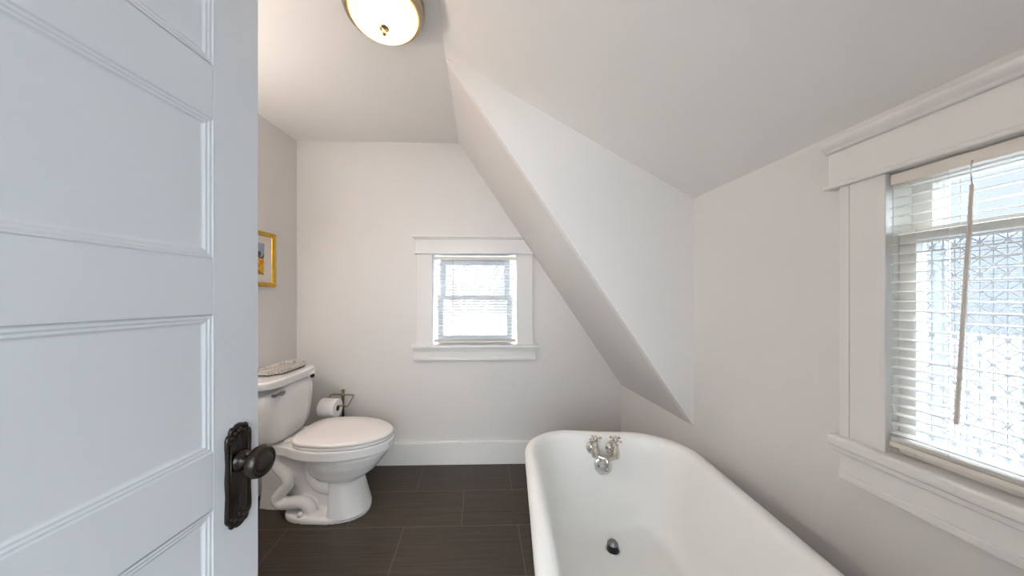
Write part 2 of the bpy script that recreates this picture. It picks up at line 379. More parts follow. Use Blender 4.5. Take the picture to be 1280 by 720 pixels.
plate = obj('lock_plate', bm, M['bronze'], dr, smooth=True, loc=(0, -0.038, 0.872))
bm = lathe(bmesh.new(), [(0.0055, 0.006), (0.0055, 0.0072), (0.001, 0.0072)], 16, rot_to((1, 0, 0))); box(bm, (0.005, -0.002, -0.016), (0.0072, 0.002, 0))
obj('keyhole', bm, M['black'], plate, loc=(0, 0, -0.045))
kx = rot_to((1, 0, 0))
bm = lathe(bmesh.new(), [(0.0, 0.004), (0.019, 0.004), (0.020, 0.008), (0.013, 0.012), (0.010, 0.017), (0.009, 0.027), (0.013, 0.031), (0.021, 0.034), (0.0285, 0.039), (0.0315, 0.047), (0.030, 0.054), (0.027, 0.0585), (0.0235, 0.060), (0.0225, 0.0572), (0.019, 0.0572), (0.017, 0.061), (0.010, 0.0625), (0, 0.063)], 40, kx)
obj('door_knob', bm, M['bronze'], dr, smooth=True, loc=(0, -0.036, 0.900))

# ---------------------------------------------------------------- windows
def slat_bm(length, axis):
    """a shallow curved 25 mm slat along an axis, centred"""
    prof = []
    for i in range(7):
        u = -0.0125 + 0.025 * i / 6; prof.append((u, 0.0022 * (1 - (u / 0.0125) ** 2)))
    prof += [(u, h - 0.0009) for u, h in prof[::-1]]
    return prism(bmesh.new(), prof, axis, -length / 2, length / 2)
def sash(name, par, mt, mg, axis, at, th, a0, a1, z0, z1, st, top, bot):
    """sash frame (one mesh) with its pane; axis 'y' = window in the right wall, 'x' = in the back wall"""
    def P(a, d, z): return (d, a, z) if axis == 'y' else (a, d, z)
    def B(bm, aa, ab, za, zb, d0=at, d1=at + th): return box(bm, P(aa, d0, za), P(ab, d1, zb))
    bm = bmesh.new(); B(bm, a0, a0 + st, z0, z1); B(bm, a1 - st, a1, z0, z1); B(bm, a0 + st, a1 - st, z0, z0 + bot); B(bm, a0 + st, a1 - st, z1 - top, z1)
    s = obj(name, bm, mt, par, bevel=0.002)
    bm = bmesh.new(); B(bm, a0 + st, a1 - st, z0 + bot, z1 - top, at + th * 0.45, at + th * 0.55)
    obj('pane', bm, mg, s)
    return s

# window 1: right wall
w1 = structure(empty('window_1', (0, 0, 0)))
a0, a1, zb, zt = W1
for y in (a1, a0 - 0.098):
    bm = boxes(((XR - 0.018, y, zb), (XR + 0.005, y + 0.098, zt)))
    box(bm, (XR - 0.0200, y + (0.074 if y == a1 else 0.002), zb), (XR - 0.018, y + (0.096 if y == a1 else 0.024), zt))
    box(bm, (XR - 0.0195, y + (0.0 if y == a1 else 0.083), zb), (XR - 0.018, y + (0.015 if y == a1 else 0.098), zt))
    obj('side_casing', bm, M['trim'], w1, bevel=0.003)
obj('head_casing', boxes(((XR - 0.022, a0 - 0.121, zt + 0.010), (XR + 0.005, a1 + 0.121, 1.642))), M['trim'], w1, bevel=0.002)
obj('head_bead', boxes(((XR - 0.032, a0 - 0.130, zt), (XR + 0.005, a1 + 0.130, zt + 0.012))), M['trim'], w1, bevel=0.004, seg=3)
bm = prism(bmesh.new(), [(XR + 0.004, 1.637), (XR - 0.026, 1.637), (XR - 0.031, 1.641), (XR - 0.032, 1.646), (XR - 0.038, 1.650), (XR - 0.045, 1.657), (XR - 0.046, 1.665), (XR - 0.042, 1.671), (XR + 0.004, 1.677)], 'y', a0 - 0.126, a1 + 0.126)
obj('crown_cap', bm, M['trim'], w1, bevel=0.002)
bm = boxes(((XR - 0.042, a0 - 0.113, 0.813), (XR + 0.005, a1 + 0.113, 0.843)), ((XR + 0.004, a0, 0.813), (XR + 0.045, a1, 0.843)))
obj('window_stool', bm, M['trim'], w1, bevel=0.008, seg=3)
bm = boxes(((XR - 0.030, a0 - 0.105, 0.796), (XR + 0.005, a1 + 0.105, 0.813)), ((XR - 0.020, a0 - 0.099, 0.740), (XR + 0.005, a1 + 0.099, 0.798)), ((XR - 0.026, a0 - 0.096, 0.724), (XR + 0.005, a1 + 0.096, 0.745)))
obj('window_apron', bm, M['trim'], w1, bevel=0.004)
# jamb lining
bm = boxes(((XR, a1 - 0.001, zb), (XR + 0.135, a1 + 0.012, zt)), ((XR, a0 - 0.012, zb), (XR + 0.135, a0 + 0.001, zt)), ((XR, a0, zt - 0.001), (XR + 0.135, a1, zt + 0.012)), ((XR + 0.062, a0, zb - 0.012), (XR + 0.16, a1, zb - 0.004)))
obj('window_jamb', bm, M['sash'], w1)
sl = sash('lower_sash', w1, M['sash'], M['glass'], 'y', XR + 0.014, 0.030, a0 + 0.001, a1 - 0.001, zb - 0.001, 1.393, 0.030, 0.027, 0.045)
obj('star_film', boxes(((-0.0002, -0.305, -0.241), (0.0002, 0.298, 0.241))), M['film'], sl, loc=(XR + 0.025, 0.3915, 1.124))
su = sash('upper_sash', w1, M['sash'], M['glass'], 'y', XR + 0.047, 0.028, a0 + 0.001, a1 - 0.001, 1.36, zt - 0.001, 0.035, 0.035, 0.030)
sash('storm_window', w1, M['vinyl'], M['glass'], 'y', XR + 0.100, 0.014, a0 + 0.001, a1 - 0.001, zb - 0.003, zt - 0.001, 0.022, 0.022, 0.03)

# window 2: back wall, its head cut by the slope
w2 = structure(empty('window_2', (0, 0, 0)))
b0, b1, zb2, zt2 = W2
obj('side_casing', boxes(((b0 - 0.117, YB - 0.018, zb2), (b0, YB + 0.005, zt2))), M['trim'], w2, bevel=0.003)
obj('side_casing', boxes(((b1, YB - 0.018, zb2), (b1 + 0.117, YB + 0.005, zt2))), M['trim'], w2, bevel=0.003)
def sx(z): return -0.160 + (z - ZC) / SL - 0.004
obj('head_casing', prism(bmesh.new(), [(b0 - 0.123, zt2 + 0.008), (sx(zt2 + 0.008), zt2 + 0.008), (sx(1.652), 1.652), (b0 - 0.123, 1.652)], 'y', YB - 0.022, YB + 0.005), M['trim'], w2, bevel=0.002)
obj('head_bead', prism(bmesh.new(), [(b0 - 0.130, zt2), (sx(zt2), zt2), (sx(zt2 + 0.010), zt2 + 0.010), (b0 - 0.130, zt2 + 0.010)], 'y', YB - 0.032, YB + 0.005), M['trim'], w2, bevel=0.003)
bm = prism(bmesh.new(), [(b0 - 0.130, 1.650), (sx(1.650), 1.650), (sx(1.662), 1.662), (b0 - 0.130, 1.662)], 'y', YB - 0.036, YB + 0.005)
prism(bm, [(b0 - 0.140, 1.660), (sx(1.660), 1.660), (sx(1.674), 1.674), (b0 - 0.140, 1.674)], 'y', YB - 0.048, YB + 0.005)
obj('crown_cap', bm, M['trim'], w2, bevel=0.003)
bm = boxes(((b0 - 0.152, YB - 0.048, 0.856), (b1 + 0.154, YB + 0.005, 0.880)), ((b0, YB, 0.856), (b1, YB + 0.055, 0.880)))
obj('window_stool', bm, M['trim'], w2, bevel=0.006, seg=3)
bm = boxes(((b0 - 0.140, YB - 0.030, 0.838), (b1 + 0.142, YB + 0.005, 0.857)), ((b0 - 0.136, YB - 0.020, 0.786), (b1 + 0.138, YB + 0.005, 0.840)), ((b0 - 0.140, YB - 0.026, 0.766), (b1 + 0.142, YB + 0.005, 0.788)))
obj('window_apron', bm, M['trim'], w2, bevel=0.003)
bm = boxes(((b0 - 0.012, YB, zb2), (b0 + 0.001, YB + 0.135, zt2)), ((b1 - 0.001, YB, zb2), (b1 + 0.012, YB + 0.135, zt2)), ((b0, YB, zt2 - 0.001), (b1, YB + 0.135, zt2 + 0.012)), ((b0, YB + 0.055, zb2 - 0.012), (b1, YB + 0.15, zb2 - 0.003)))
obj('window_jamb', bm, M['vinyl'], w2)
sash('lower_sash', w2, M['vinyl'], M['glass'], 'x', YB + 0.045, 0.028, b0 + 0.03, b1 - 0.03, zb2 + 0.0, 1.240, 0.040, 0.034, 0.065)
sash('upper_sash', w2, M['vinyl'], M['glass'], 'x', YB + 0.078, 0.028, b0 + 0.045, b1 - 0.045, 1.205, zt2 - 0.012, 0.042, 0.060, 0.034)

# window 3: unseen hall window, added as fill from behind the camera
w3 = structure(empty('hall_fill_window', (0, 0, 0)))
bm = boxes(((HW[0] - 0.09, -1.7, HW[2]), (HW[0], -1.682, HW[3])), ((HW[1], -1.7, HW[2]), (HW[1] + 0.09, -1.682, HW[3])), ((HW[0] - 0.09, -1.7, HW[3]), (HW[1] + 0.09, -1.68, HW[3] + 0.10)), ((HW[0] - 0.11, -1.7, HW[2] - 0.10), (HW[1] + 0.11, -1.66, HW[2])))
obj('window_casing', bm, M['trim'], w3, bevel=0.003)
sash('lower_sash', w3, M['sash'], M['glass'], 'x', -1.76, 0.028, HW[0], HW[1], HW[2], 1.46, 0.045, 0.035, 0.06)
sash('upper_sash', w3, M['sash'], M['glass'], 'x', -1.795, 0.028, HW[0], HW[1], 1.42, HW[3], 0.045, 0.045, 0.035)

# ---------------------------------------------------------------- blinds
def blind(name, label, axis, at, a0, a1, ztop, zbot, pitch, tilt, wand_a, wand_top, wand_bot, wand_r, wand_out, cords, rail_h):
    L_ = a1 - a0; mid = (a0 + a1) / 2
    base = (at, mid, ztop) if axis == 'y' else (mid, at, ztop)
    o = thing(empty(name, base), label, 'blind')
    def P(a, d, z): return (d, a, z) if axis == 'y' else (a, d, z)
    sgn = -1                                        # the room lies on the negative side of both windows
    h = L_ / 2
    bm = bmesh.new(); box(bm, P(-h, -0.0085, -rail_h), P(h, 0.0135, 0)); obj('headrail', bm, M['headrail'], o, bevel=0.0015)
    zb_ = zbot - ztop
    bm = bmesh.new(); box(bm, P(-h, -0.0125, zb_), P(h, 0.0125, zb_ + 0.013)); obj('bottom_rail', bm, M['headrail'], o, bevel=0.003)
    z = -rail_h - 0.010; first = None
    proto = None
    # the few slats gathered on the bottom rail lie closer together
    gathered = [zb_ + 0.016 + 0.0035 * k for k in range(3)]
    zs_ = []
    while z > zb_ + 0.034: zs_.append(z); z -= pitch
    for k, zz in enumerate(zs_ + gathered):
        if proto is None:
            proto = obj('slat', slat_bm(L_ - 0.006, axis if axis == 'y' else 'x'), M['slat'], o, smooth=False)
            c = proto
        else: c = dup(proto, o)
        t = tilt if k < len(zs_) else 0
        c.location = (0, 0, zz); c.rotation_euler = (0, t, 0) if axis == 'y' else (-t, 0, 0)
    for ca in cords:
        bm = bmesh.new()
        for d in (-0.0128, 0.0128): tube(bm, [P(ca - mid, d, -rail_h), P(ca - mid, d, zb_ + 0.01)], 0.0006, 6)
        obj('ladder_cord', bm, M['slat'], o)
    bm = bmesh.new()
    d0 = sgn * 0.017
    tube(bm, [P(wand_a - mid, d0, -rail_h + 0.004), P(wand_a - mid, d0 - 0.004, -rail_h - 0.012), P(wand_a - mid, d0, wand_top - ztop)], 0.0012, 8)
    obj('wand_hook', bm, M['chrome'], o, smooth=True)
    bm = bmesh.new(); tube(bm, [P(wand_a - mid, d0, wand_top - ztop + 0.004), P(wand_a - mid + 0.01 * (1 if axis == 'y' else 0), d0 - wand_out, wand_bot - ztop)], wand_r, 6)
    obj('tilt_wand', bm, M['wand'], o)
    return o
b = blind('window_blind', 'white slatted mini blind in the large window over the bathtub', 'y', XR - 0.002, 0.058, 0.727, 1.531, 0.862, 0.0230, R(-4), 0.596, 1.456, 0.965, 0.0034, 0.018, (0.63, 0.40, 0.14), 0.026)
b = blind('window_blind', 'white slatted mini blind in the small window on the far wall', 'x', YB + 0.020, b0 + 0.006, b1 - 0.006, 1.527, 0.892, 0.0212, R(-8), -0.205, 1.500, 1.020, 0.0026, 0.004, (-0.19, 0.12), 0.024)

# ---------------------------------------------------------------- bathtub
TA = R(5.7)
tub = thing(empty('bathtub', (0.5, 0.7, 0), -TA), 'white enamel roll rim bathtub standing along the wall under the large window', 'bathtub')
NC = 14
def tub_ring(hw, yf, yn, rf, rn, z, cx=-0.015):
    """rounded-rectangle plan: far end yf with corner radius rf, near end yn with radius rn; equal point count"""
    rf = min(rf, hw * 0.999); rn = min(rn, hw * 0.999); p = []
    for cxx, cyy, r, a in [(hw - rf, yf - rf, rf, 0), (-(hw - rf), yf - rf, rf, 90), (-(hw - rn), yn + rn, rn, 180), (hw - rn, yn + rn, rn, 270)]:
        for k in range(NC):
            t = R(a + 90 * k / (NC - 1)); p.append((cx + cxx + r * math.cos(t), cyy + r * math.sin(t), z))
    # extra points along the long sides
    return p
yf, yn, hw = 0.735, -0.665, 0.358
rim_c = 0.572; rr = 0.029                          # rolled rim: centre height and radius
rings = []
def T(ins, z, rf=0.21, rn=0.34, nb=0.0): rings.append(tub_ring(hw - ins, yf - ins * 0.9, yn + ins + nb, max(0.06, rf - ins * 0.5), max(0.06, rn - ins * 0.5), z))
# outside from the bottom up
T(0.20, 0.115, nb=0.16); T(0.15, 0.125, nb=0.13); T(0.11, 0.16, nb=0.10); T(0.085, 0.22, nb=0.07); T(0.066, 0.36, nb=0.03); T(0.056, 0.50); T(0.050, 0.555)
for a in range(-70, 181, 25):                      # the roll
    T(0.030 - 0.030 * math.cos(R(a)), rim_c + rr * math.sin(R(a)))
# inside going down
T(0.067, 0.545, nb=0.0); T(0.075, 0.50, nb=0.01); T(0.084, 0.42, nb=0.04); T(0.094, 0.34, nb=0.08); T(0.106, 0.28, nb=0.12); T(0.122, 0.240, nb=0.15); T(0.145, 0.215, nb=0.18); T(0.175, 0.203, nb=0.21); T(0.215, 0.199, nb=0.24)
bm = bmesh.new(); loft(bm, rings)
o = obj('basin', bm, M['enamel'], tub, smooth=True)
o.modifiers.new('sub', 'SUBSURF').levels = 1; o.modifiers['sub'].render_levels = 2
for (fx, fy) in [(-0.245, 0.48), (0.215, 0.48), (-0.245, -0.36), (0.215, -0.36)]:
    s = 1 if fx > 0 else -1
    bm = bmesh.new()
    pts = catmull([(fx + s * 0.02, fy, 0.175), (fx + s * 0.045, fy, 0.155), (fx + s * 0.045, fy, 0.10), (fx + s * 0.015, fy, 0.055), (fx + s * 0.03, fy, 0.028)], 5)
    n = len(pts); tube(bm, pts, [0.028 - 0.010 * i / (n - 1) for i in range(n)], 14)
    ball(bm, (fx + s * 0.03, fy, 0.024), 0.026, (1.2, 1, 0.92))
    for q in (-1, 0, 1): ball(bm, (fx + s * 0.056, fy + q * 0.016, 0.014), 0.012, (1.5, 0.8, 1))
    obj('foot', bm, M['enamel'], tub, smooth=True)
# drain with its stopper
DX, DY, DZ = -0.015, 0.525, 0.199
bm = lathe(bmesh.new(), [(0.031, -0.004), (0.031, 0.003), (0.028, 0.005), (0.022, 0.003), (0.021, -0.004)], 36)
o = obj('drain', bm, M['chrome'], tub, smooth=True, loc=(DX, DY, DZ))
bm = lathe(bmesh.new(), [(0.0, 0), (0.0195, 0.0), (0.0215, 0.004), (0.0215, 0.024), (0.019, 0.026), (0, 0.026)], 36)
st = obj('drain_stopper', bm, M['rubber'], o, smooth=False, bevel=0.001)
bm = lathe(bmesh.new(), [(0.0, 0.025), (0.0205, 0.025), (0.0215, 0.028), (0.016, 0.031), (0.014, 0.037), (0.010, 0.040), (0, 0.041)], 36)
o2 = obj('stopper_cap', bm, M['lever'], tub, smooth=True, loc=(DX, DY, DZ)); o2.name = 'stopper_cap'
# overflow plate on the far inner wall
FN = Vector((0, -1, 0.14)).normalized()
bm = lathe(bmesh.new(), [(0, -0.010), (0.039, -0.010), (0.040, 0.001), (0.037, 0.004), (0.030, 0.0055), (0, 0.006)], 40, rot_to(FN))
ov = obj('overflow_plate', bm, M['chrome'], tub, smooth=True, loc=(-0.017, 0.649, 0.474))
for sx_ in (-0.022, 0.022):
    bm = lathe(bmesh.new(), [(0, 0.004), (0.0052, 0.004), (0.005, 0.007), (0, 0.0085)], 14, rot_to(FN)); obj('screw', bm, M['lever'], ov, smooth=True, loc=(sx_, 0, 0))

# faucet standing off the tub's far wall
fx0, fy0, fz0 = -0.020, 0.6565, 0.549
c_, s_ = math.cos(TA), math.sin(TA)
fw = (0.5 + fx0 * c_ + fy0 * s_, 0.7 - fx0 * s_ + fy0 * c_, fz0)
fa = thing(empty('bathtub_faucet', fw, -TA), 'brushed nickel two handle faucet mounted inside the far end of the bathtub', 'faucet')
for sx_ in (-0.042, 0.042):
    bm = lathe(bmesh.new(), [(0, -0.006), (0.027, -0.006), (0.0275, 0.002), (0.024, 0.006), (0.017, 0.008), (0.012, 0.014), (0, 0.014)], 36, rot_to((0, -1, 0.1)))
    obj('flange', bm, M['nickel'], fa, smooth=True, loc=(sx_, 0, 0))
bm = bmesh.new()
for sx_ in (-0.042, 0.042):
    tube(bm, catmull([(sx_, -0.004, 0.0), (sx_, -0.028, 0.002), (sx_ * 0.98, -0.050, -0.004)], 6), 0.0115, 16)
    lathe(bm, [(0, -0.019), (0.009, -0.0185), (0.0155, -0.013), (0.0178, -0.002), (0.0168, 0.012), (0.013, 0.026), (0.0115, 0.034), (0.0125, 0.036), (0.0125, 0.041), (0.009, 0.044), (0.006, 0.046), (0.006, 0.062), (0, 0.062)], 24, Matrix.Translation((sx_, -0.052, 0)))
tube(bm, catmull([(-0.042, -0.054, -0.006), (-0.020, -0.060, -0.012), (0, -0.063, -0.013), (0.020, -0.060, -0.012), (0.042, -0.054, -0.006)], 6), [0.0095 + 0.003 * math.sin(PI * i / 24) for i in range(25)], 16)
obj('valve_body', bm, M['nickel'], fa, smooth=True)
pts = catmull([(0, -0.060, -0.012), (0, -0.070, -0.015), (0, -0.076, -0.026), (0, -0.077, -0.042), (0, -0.077, -0.056)], 6)
bm = tube(bmesh.new(), pts, [0.012 - 0.0035 * i / (len(pts) - 1) for i in range(len(pts))], 18)
lathe(bm, [(0, -0.060), (0.0095, -0.060), (0.0105, -0.056), (0.0105, -0.048), (0.009, -0.046)], 20, Matrix.Translation((0, -0.077, 0)))
obj('spout', bm, M['nickel'], fa, smooth=True)
for sx_, tw in ((-0.042, 20), (0.042, 35)):
    bm = lathe(bmesh.new(), [(0, 0.056), (0.0075, 0.056), (0.009, 0.060), (0.009, 0.068), (0.0065, 0.072), (0.004, 0.077), (0, 0.078)], 20)
    for k in range(4):
        t = R(tw + 90 * k); d = Vector((math.cos(t), math.sin(t), 0)); c0 = Vector((0, 0, 0.064))
        tube(bm, [c0 + d * 0.006, c0 + d * 0.016, c0 + d * 0.022], [0.0036, 0.003, 0.0042], 10)
        ball(bm, c0 + d * 0.0255, 0.0056, (1, 1, 0.9), 12, 8)
    obj('cross_handle', bm, M['nickel'], fa, smooth=True, loc=(sx_, -0.052, 0))

# ---------------------------------------------------------------- toilet
OA = R(3.5)
to = thing(empty('toilet', (-1.098, 1.81, 0), -OA), 'white two piece toilet with closed lid against the left wall', 'toilet')
def oval(cx, a_f, a_b, b_, z, n=40, pf=2.0, pb=2.4):
    p = []
    for i in range(n):
        t = 2 * PI * i / n; c, s = math.cos(t), math.sin(t)
        e = pf if c >= 0 else pb; a = a_f if c >= 0 else a_b
        p.append((cx + a * math.copysign(abs(c) ** (2 / e), c), b_ * math.copysign(abs(s) ** (2 / e), s), z))
    return p
bm = bmesh.new()
# floor plate
loft(bm, [oval(0.22, 0.236, 0.225, 0.138, 0.0, pf=2.3, pb=3.2), oval(0.22, 0.236, 0.225, 0.138, 0.024, pf=2.3, pb=3.2), oval(0.22, 0.228, 0.217, 0.130, 0.033, pf=2.3, pb=3.2)])
# front column
loft(bm, [oval(0.33, 0.124, 0.066, 0.132, 0.02, pf=2.2, pb=9), oval(0.33, 0.100, 0.066, 0.120, 0.10, pf=2.2, pb=9), oval(0.33, 0.075, 0.068, 0.108, 0.19, pf=2.2, pb=9), oval(0.33, 0.085, 0.060, 0.105, 0.26, pf=2.2, pb=6)])
# bowl
loft(bm, [oval(0.31, 0.09, 0.12, 0.075, 0.195), oval(0.31, 0.135, 0.16, 0.115, 0.215), oval(0.31, 0.180, 0.185, 0.142, 0.250), oval(0.31, 0.222, 0.198, 0.160, 0.30), oval(0.31, 0.252, 0.205, 0.169, 0.345), oval(0.31, 0.264, 0.205, 0.172, 0.40)])
# rim band and deck
prof = catmull([(-0.265, 0.128, 0), (-0.12, 0.128, 0), (-0.02, 0.128, 0), (0.045, 0.142, 0), (0.11, 0.170, 0), (0.18, 0.187, 0), (0.27, 0.193, 0), (0.36, 0.185, 0), (0.45, 0.157, 0), (0.52, 0.116, 0), (0.565, 0.072, 0), (0.586, 0.034, 0), (0.591, 0, 0)], 4)
outl = [(p.x, p.y) for p in prof] + [(p.x, -p.y) for p in prof[:-1][::-1]]
prism(bm, outl, 'z', 0.368, 0.420)
# web behind the bowl
loft(bm, [[(-0.185, -0.030, 0), (0.28, -0.045, 0), (0.28, 0.045, 0), (-0.185, 0.030, 0)], [(-0.165, -0.036, 0.12), (0.28, -0.055, 0.12), (0.28, 0.055, 0.12), (-0.165, 0.036, 0.12)],
          [(-0.145, -0.058, 0.24), (0.28, -0.08, 0.24), (0.28, 0.08, 0.24), (-0.145, 0.058, 0.24)], [(-0.135, -0.100, 0.38), (0.24, -0.12, 0.38), (0.24, 0.12, 0.38), (-0.135, 0.100, 0.38)]])
# trapway standing out on both sides of the web
for s in (-1, 1):
    pts = catmull([(-0.055, s * 0.060, 0.345), (-0.035, s * 0.072, 0.280), (0.018, s * 0.078, 0.230), (0.026, s * 0.080, 0.185), (-0.008, s * 0.082, 0.140), (-0.030, s * 0.084, 0.105), (-0.005, s * 0.086, 0.080), (0.060, s * 0.086, 0.085), (0.115, s * 0.086, 0.088), (0.150, s * 0.084, 0.065), (0.155, s * 0.082, 0.025)], 6)
    tube(bm, pts, 0.033, 16)
    # bowl outlet curve under the bowl
    tube(bm, catmull([(0.15, s * 0.04, 0.30), (0.16, s * 0.055, 0.23), (0.21, s * 0.06, 0.175), (0.29, s * 0.055, 0.16)], 6), 0.045, 14)
o = obj('bowl', bm, M['porcelain'], to)
m = o.modifiers.new('remesh', 'REMESH'); m.mode = 'VOXEL'; m.voxel_size = 0.0045; m.use_smooth_shade = True
m = o.modifiers.new('smooth', 'SMOOTH'); m.factor = 0.5; m.iterations = 5
# tank
def tank_ring(hwid, xf, z, xb=-0.262, r=0.055, bow=0.012):
    p = []
    for i in range(9):
        t = R(-90 + 90 * i / 8); p.append((xf - bow - r + r * math.cos(t), -hwid + r + r * math.sin(t)))
    for i in range(1, 12):
        y = (-hwid + r) + (2 * (hwid - r)) * i / 12; p.append((xf - bow * (abs(y) / hwid) ** 2, y))
    for i in range(9):
        t = R(90 * i / 8); p.append((xf - bow - r + r * math.cos(t), hwid - r + r * math.sin(t)))
    p += [(xb + 0.015, hwid), (xb, hwid - 0.015), (xb, -hwid + 0.015), (xb + 0.015, -hwid)]
    return [(x, y, z) for x, y in p]
bm = bmesh.new()
loft(bm, [tank_ring(0.125, -0.008, 0.4205, -0.225, 0.05), tank_ring(0.155, 0.002, 0.428, -0.235, 0.055), tank_ring(0.178, 0.010, 0.450, -0.245, 0.06), tank_ring(0.193, 0.014, 0.485, -0.25, 0.06), tank_ring(0.203, 0.018, 0.54, -0.255), tank_ring(0.210, 0.021, 0.63, -0.26), tank_ring(0.214, 0.024, 0.740, -0.262)])
tank = obj('tank', bm, M['porcelain'], to, smooth=True)
m = tank.modifiers.new('sub', 'SUBSURF'); m.levels = 1; m.render_levels = 2
bm = bmesh.new()
loft(bm, [tank_ring(0.220, 0.031, 0.7405, -0.268, 0.075), tank_ring(0.227, 0.038, 0.746, -0.27, 0.078), tank_ring(0.228, 0.039, 0.773, -0.271, 0.078), tank_ring(0.224, 0.035, 0.782, -0.269, 0.076), tank_ring(0.213, 0.024, 0.785, -0.26, 0.07)])
obj('tank_lid', bm, M['porcelain'], to, smooth=True, bevel=0.002, angle=50)
# flush lever and the cap on the other corner
bm = lathe(bmesh.new(), [(0, -0.004), (0.0085, -0.004), (0.0085, 0.010), (0.006, 0.014), (0, 0.015)], 20, Matrix.Translation((0.008, -0.170, 0.704)) @ rot_to((1, 0, 0)))
prism(bm, [(-0.174, 0.680), (-0.150, 0.680), (-0.133, 0.672), (-0.113, 0.674), (-0.101, 0.684), (-0.107, 0.694), (-0.129, 0.697), (-0.152, 0.693), (-0.174, 0.691)], 'x', 0.020, 0.030)
bmesh.ops.translate(bm, verts=bm.verts[-18:], vec=(0, 0, 0.020))
obj('flush_lever', bm, M['lever'], to, bevel=0.002)
bm = lathe(bmesh.new(), [(0, -0.012), (0.012, -0.012), (0.012, 0.003), (0.009, 0.005), (0.006, 0.002), (0, 0.002)], 24, rot_to((1, 0, 0)))
obj('tank_plug', bm, M['bronze'], to, smooth=True, loc=(0.007, 0.178, 0.722))
# seat, lid, hinges
def seat_ring(sc, z, x0=0.062, x1=0.588, hw_=0.192):
    cx = 0.27; f = x1 - cx; bk = cx - x0
    p = []
    for i in range(56):
        t = 2 * PI * i / 56; c, s = math.cos(t), math.sin(t)
        if c >= 0: x = cx + f * c; y = hw_ * s
        else:
            x = cx - bk * abs(c) ** (2 / 7.0); y = hw_ * math.copysign(abs(s) ** (2 / 3.2), s)
            y *= 1 - 0.20 * ((cx - x) / bk) ** 2
        p.append((cx + (x - cx) * sc, y * sc, z))
    return p
bm = bmesh.new(); loft(bm, [seat_ring(0.96, 0.4205), seat_ring(0.985, 0.423), seat_ring(0.99, 0.430), seat_ring(0.975, 0.4375)])
obj('seat', bm, M['seat'], to, smooth=True, bevel=0.002, angle=60)
bm = bmesh.new(); loft(bm, [seat_ring(0.965, 0.4385), seat_ring(1.0, 0.4415), seat_ring(1.0, 0.452), seat_ring(0.985, 0.458), seat_ring(0.95, 0.461), seat_ring(0.5, 0.463)])
obj('lid', bm, M['seat'], to, smooth=True)
for y in (-0.075, 0.075):
    bm = boxes(((0.012, y - 0.020, 0.4202), (0.056, y + 0.020, 0.436)))
    obj('hinge', bm, M['seat'], to, bevel=0.006, seg=3)
for s in (-1, 1):
    bm = lathe(bmesh.new(), [(0.0145, 0.0), (0.014, 0.012), (0.010, 0.021), (0, 0.024)], 20)
    obj('bolt_cap', bm, M['porcelain'], to, smooth=True, loc=(0.118, s * 0.116, 0.032))

# tray on the tank lid
tr = thing(empty('vanity_tray', (-1.208, 1.880, 0.7855), -R(3.0)), 'mirrored octagonal tray with rhinestone rim on the toilet tank lid', 'tray')
def octo(hx, hy, cut): return [(hx - cut, -hy), (hx, -hy + cut), (hx, hy - cut), (hx - cut, hy), (-hx + cut, hy), (-hx, hy - cut), (-hx, -hy + cut), (-hx + cut, -hy)]
def oc_ring(hx, hy, cut, z): return [(x, y, z) for x, y in octo(hx, hy, cut)]
bm = prism(bmesh.new(), octo(0.076, 0.150, 0.05), 'z', 0, 0.006); obj('tray_base', bm, M['black'], tr)
bm = prism(bmesh.new(), octo(0.0735, 0.1475, 0.0495), 'z', 0.006, 0.017); obj('mirror', bm, M['mirror'], tr)
bm = bmesh.new()
vs = loft(bm, [oc_ring(0.070, 0.144, 0.048, 0.006), oc_ring(0.079, 0.153, 0.051, 0.006), oc_ring(0.085, 0.159, 0.053, 0.026), oc_ring(0.080, 0.154, 0.052, 0.027), oc_ring(0.0735, 0.1475, 0.0495, 0.017)], False, False)
for i in range(8): bm.faces.new((vs[-1][i], vs[-1][(i + 1) % 8], vs[0][(i + 1) % 8], vs[0][i]))
obj('rim', bm, M['glitter'], tr)

# ---------------------------------------------------------------- toilet paper stand
sx0, sy0, SA = -0.962, 2.150, R(-6)
sd = thing(empty('toilet_paper_stand', (sx0, sy0, 0), SA), 'aged brass toilet paper stand behind the toilet by the far wall', 'toilet paper stand')
bm = lathe(bmesh.new(), [(0, 0), (0.080, 0), (0.082, 0.006), (0.070, 0.012), (0.030, 0.018), (0.016, 0.026), (0.012, 0.04), (0, 0.04)], 40); obj('base', bm, M['brass'], sd, smooth=True)
bm = lathe(bmesh.new(), [(0.0085, 0.03), (0.0085, 0.535), (0.0125, 0.538), (0.0125, 0.553), (0.0085, 0.556), (0.006, 0.562), (0.011, 0.570), (0.0135, 0.577), (0.010, 0.583), (0, 0.585)], 24); obj('post', bm, M['brass'], sd, smooth=True)
ax_y, ax_z = -0.095, 0.503
bm = tube(bmesh.new(), catmull([(-0.082, -0.03, 0.538), (-0.082, -0.006, 0.546), (-0.070, 0.0, 0.546), (0.0, 0.0, 0.546), (0.068, 0.0, 0.546), (0.081, -0.010, 0.543), (0.087, -0.05, 0.528), (0.087, ax_y + 0.012, 0.508), (0.080, ax_y, ax_z), (0.03, ax_y, ax_z), (-0.098, ax_y, ax_z)], 5), 0.0042, 12)
obj('arm', bm, M['brass'], sd, smooth=True)
rl = thing(empty('toilet_paper_roll', (sx0 - ax_y * math.sin(SA), sy0 + ax_y * math.cos(SA), ax_z - 0.0145), SA), 'white toilet paper roll with folded end hanging on the brass stand', 'toilet paper')
bm = bmesh.new(); x0_, x1_ = -0.092, 0.020
mx = rot_to((1, 0, 0))
lathe(bm, [(0.0195, x0_), (0.058, x0_), (0.0605, x0_ + 0.003), (0.0605, x1_ - 0.003), (0.058, x1_), (0.0195, x1_)], 48, mx)
for f in [f for f in bm.faces if len(f.verts) > 10]: bm.faces.remove(f)
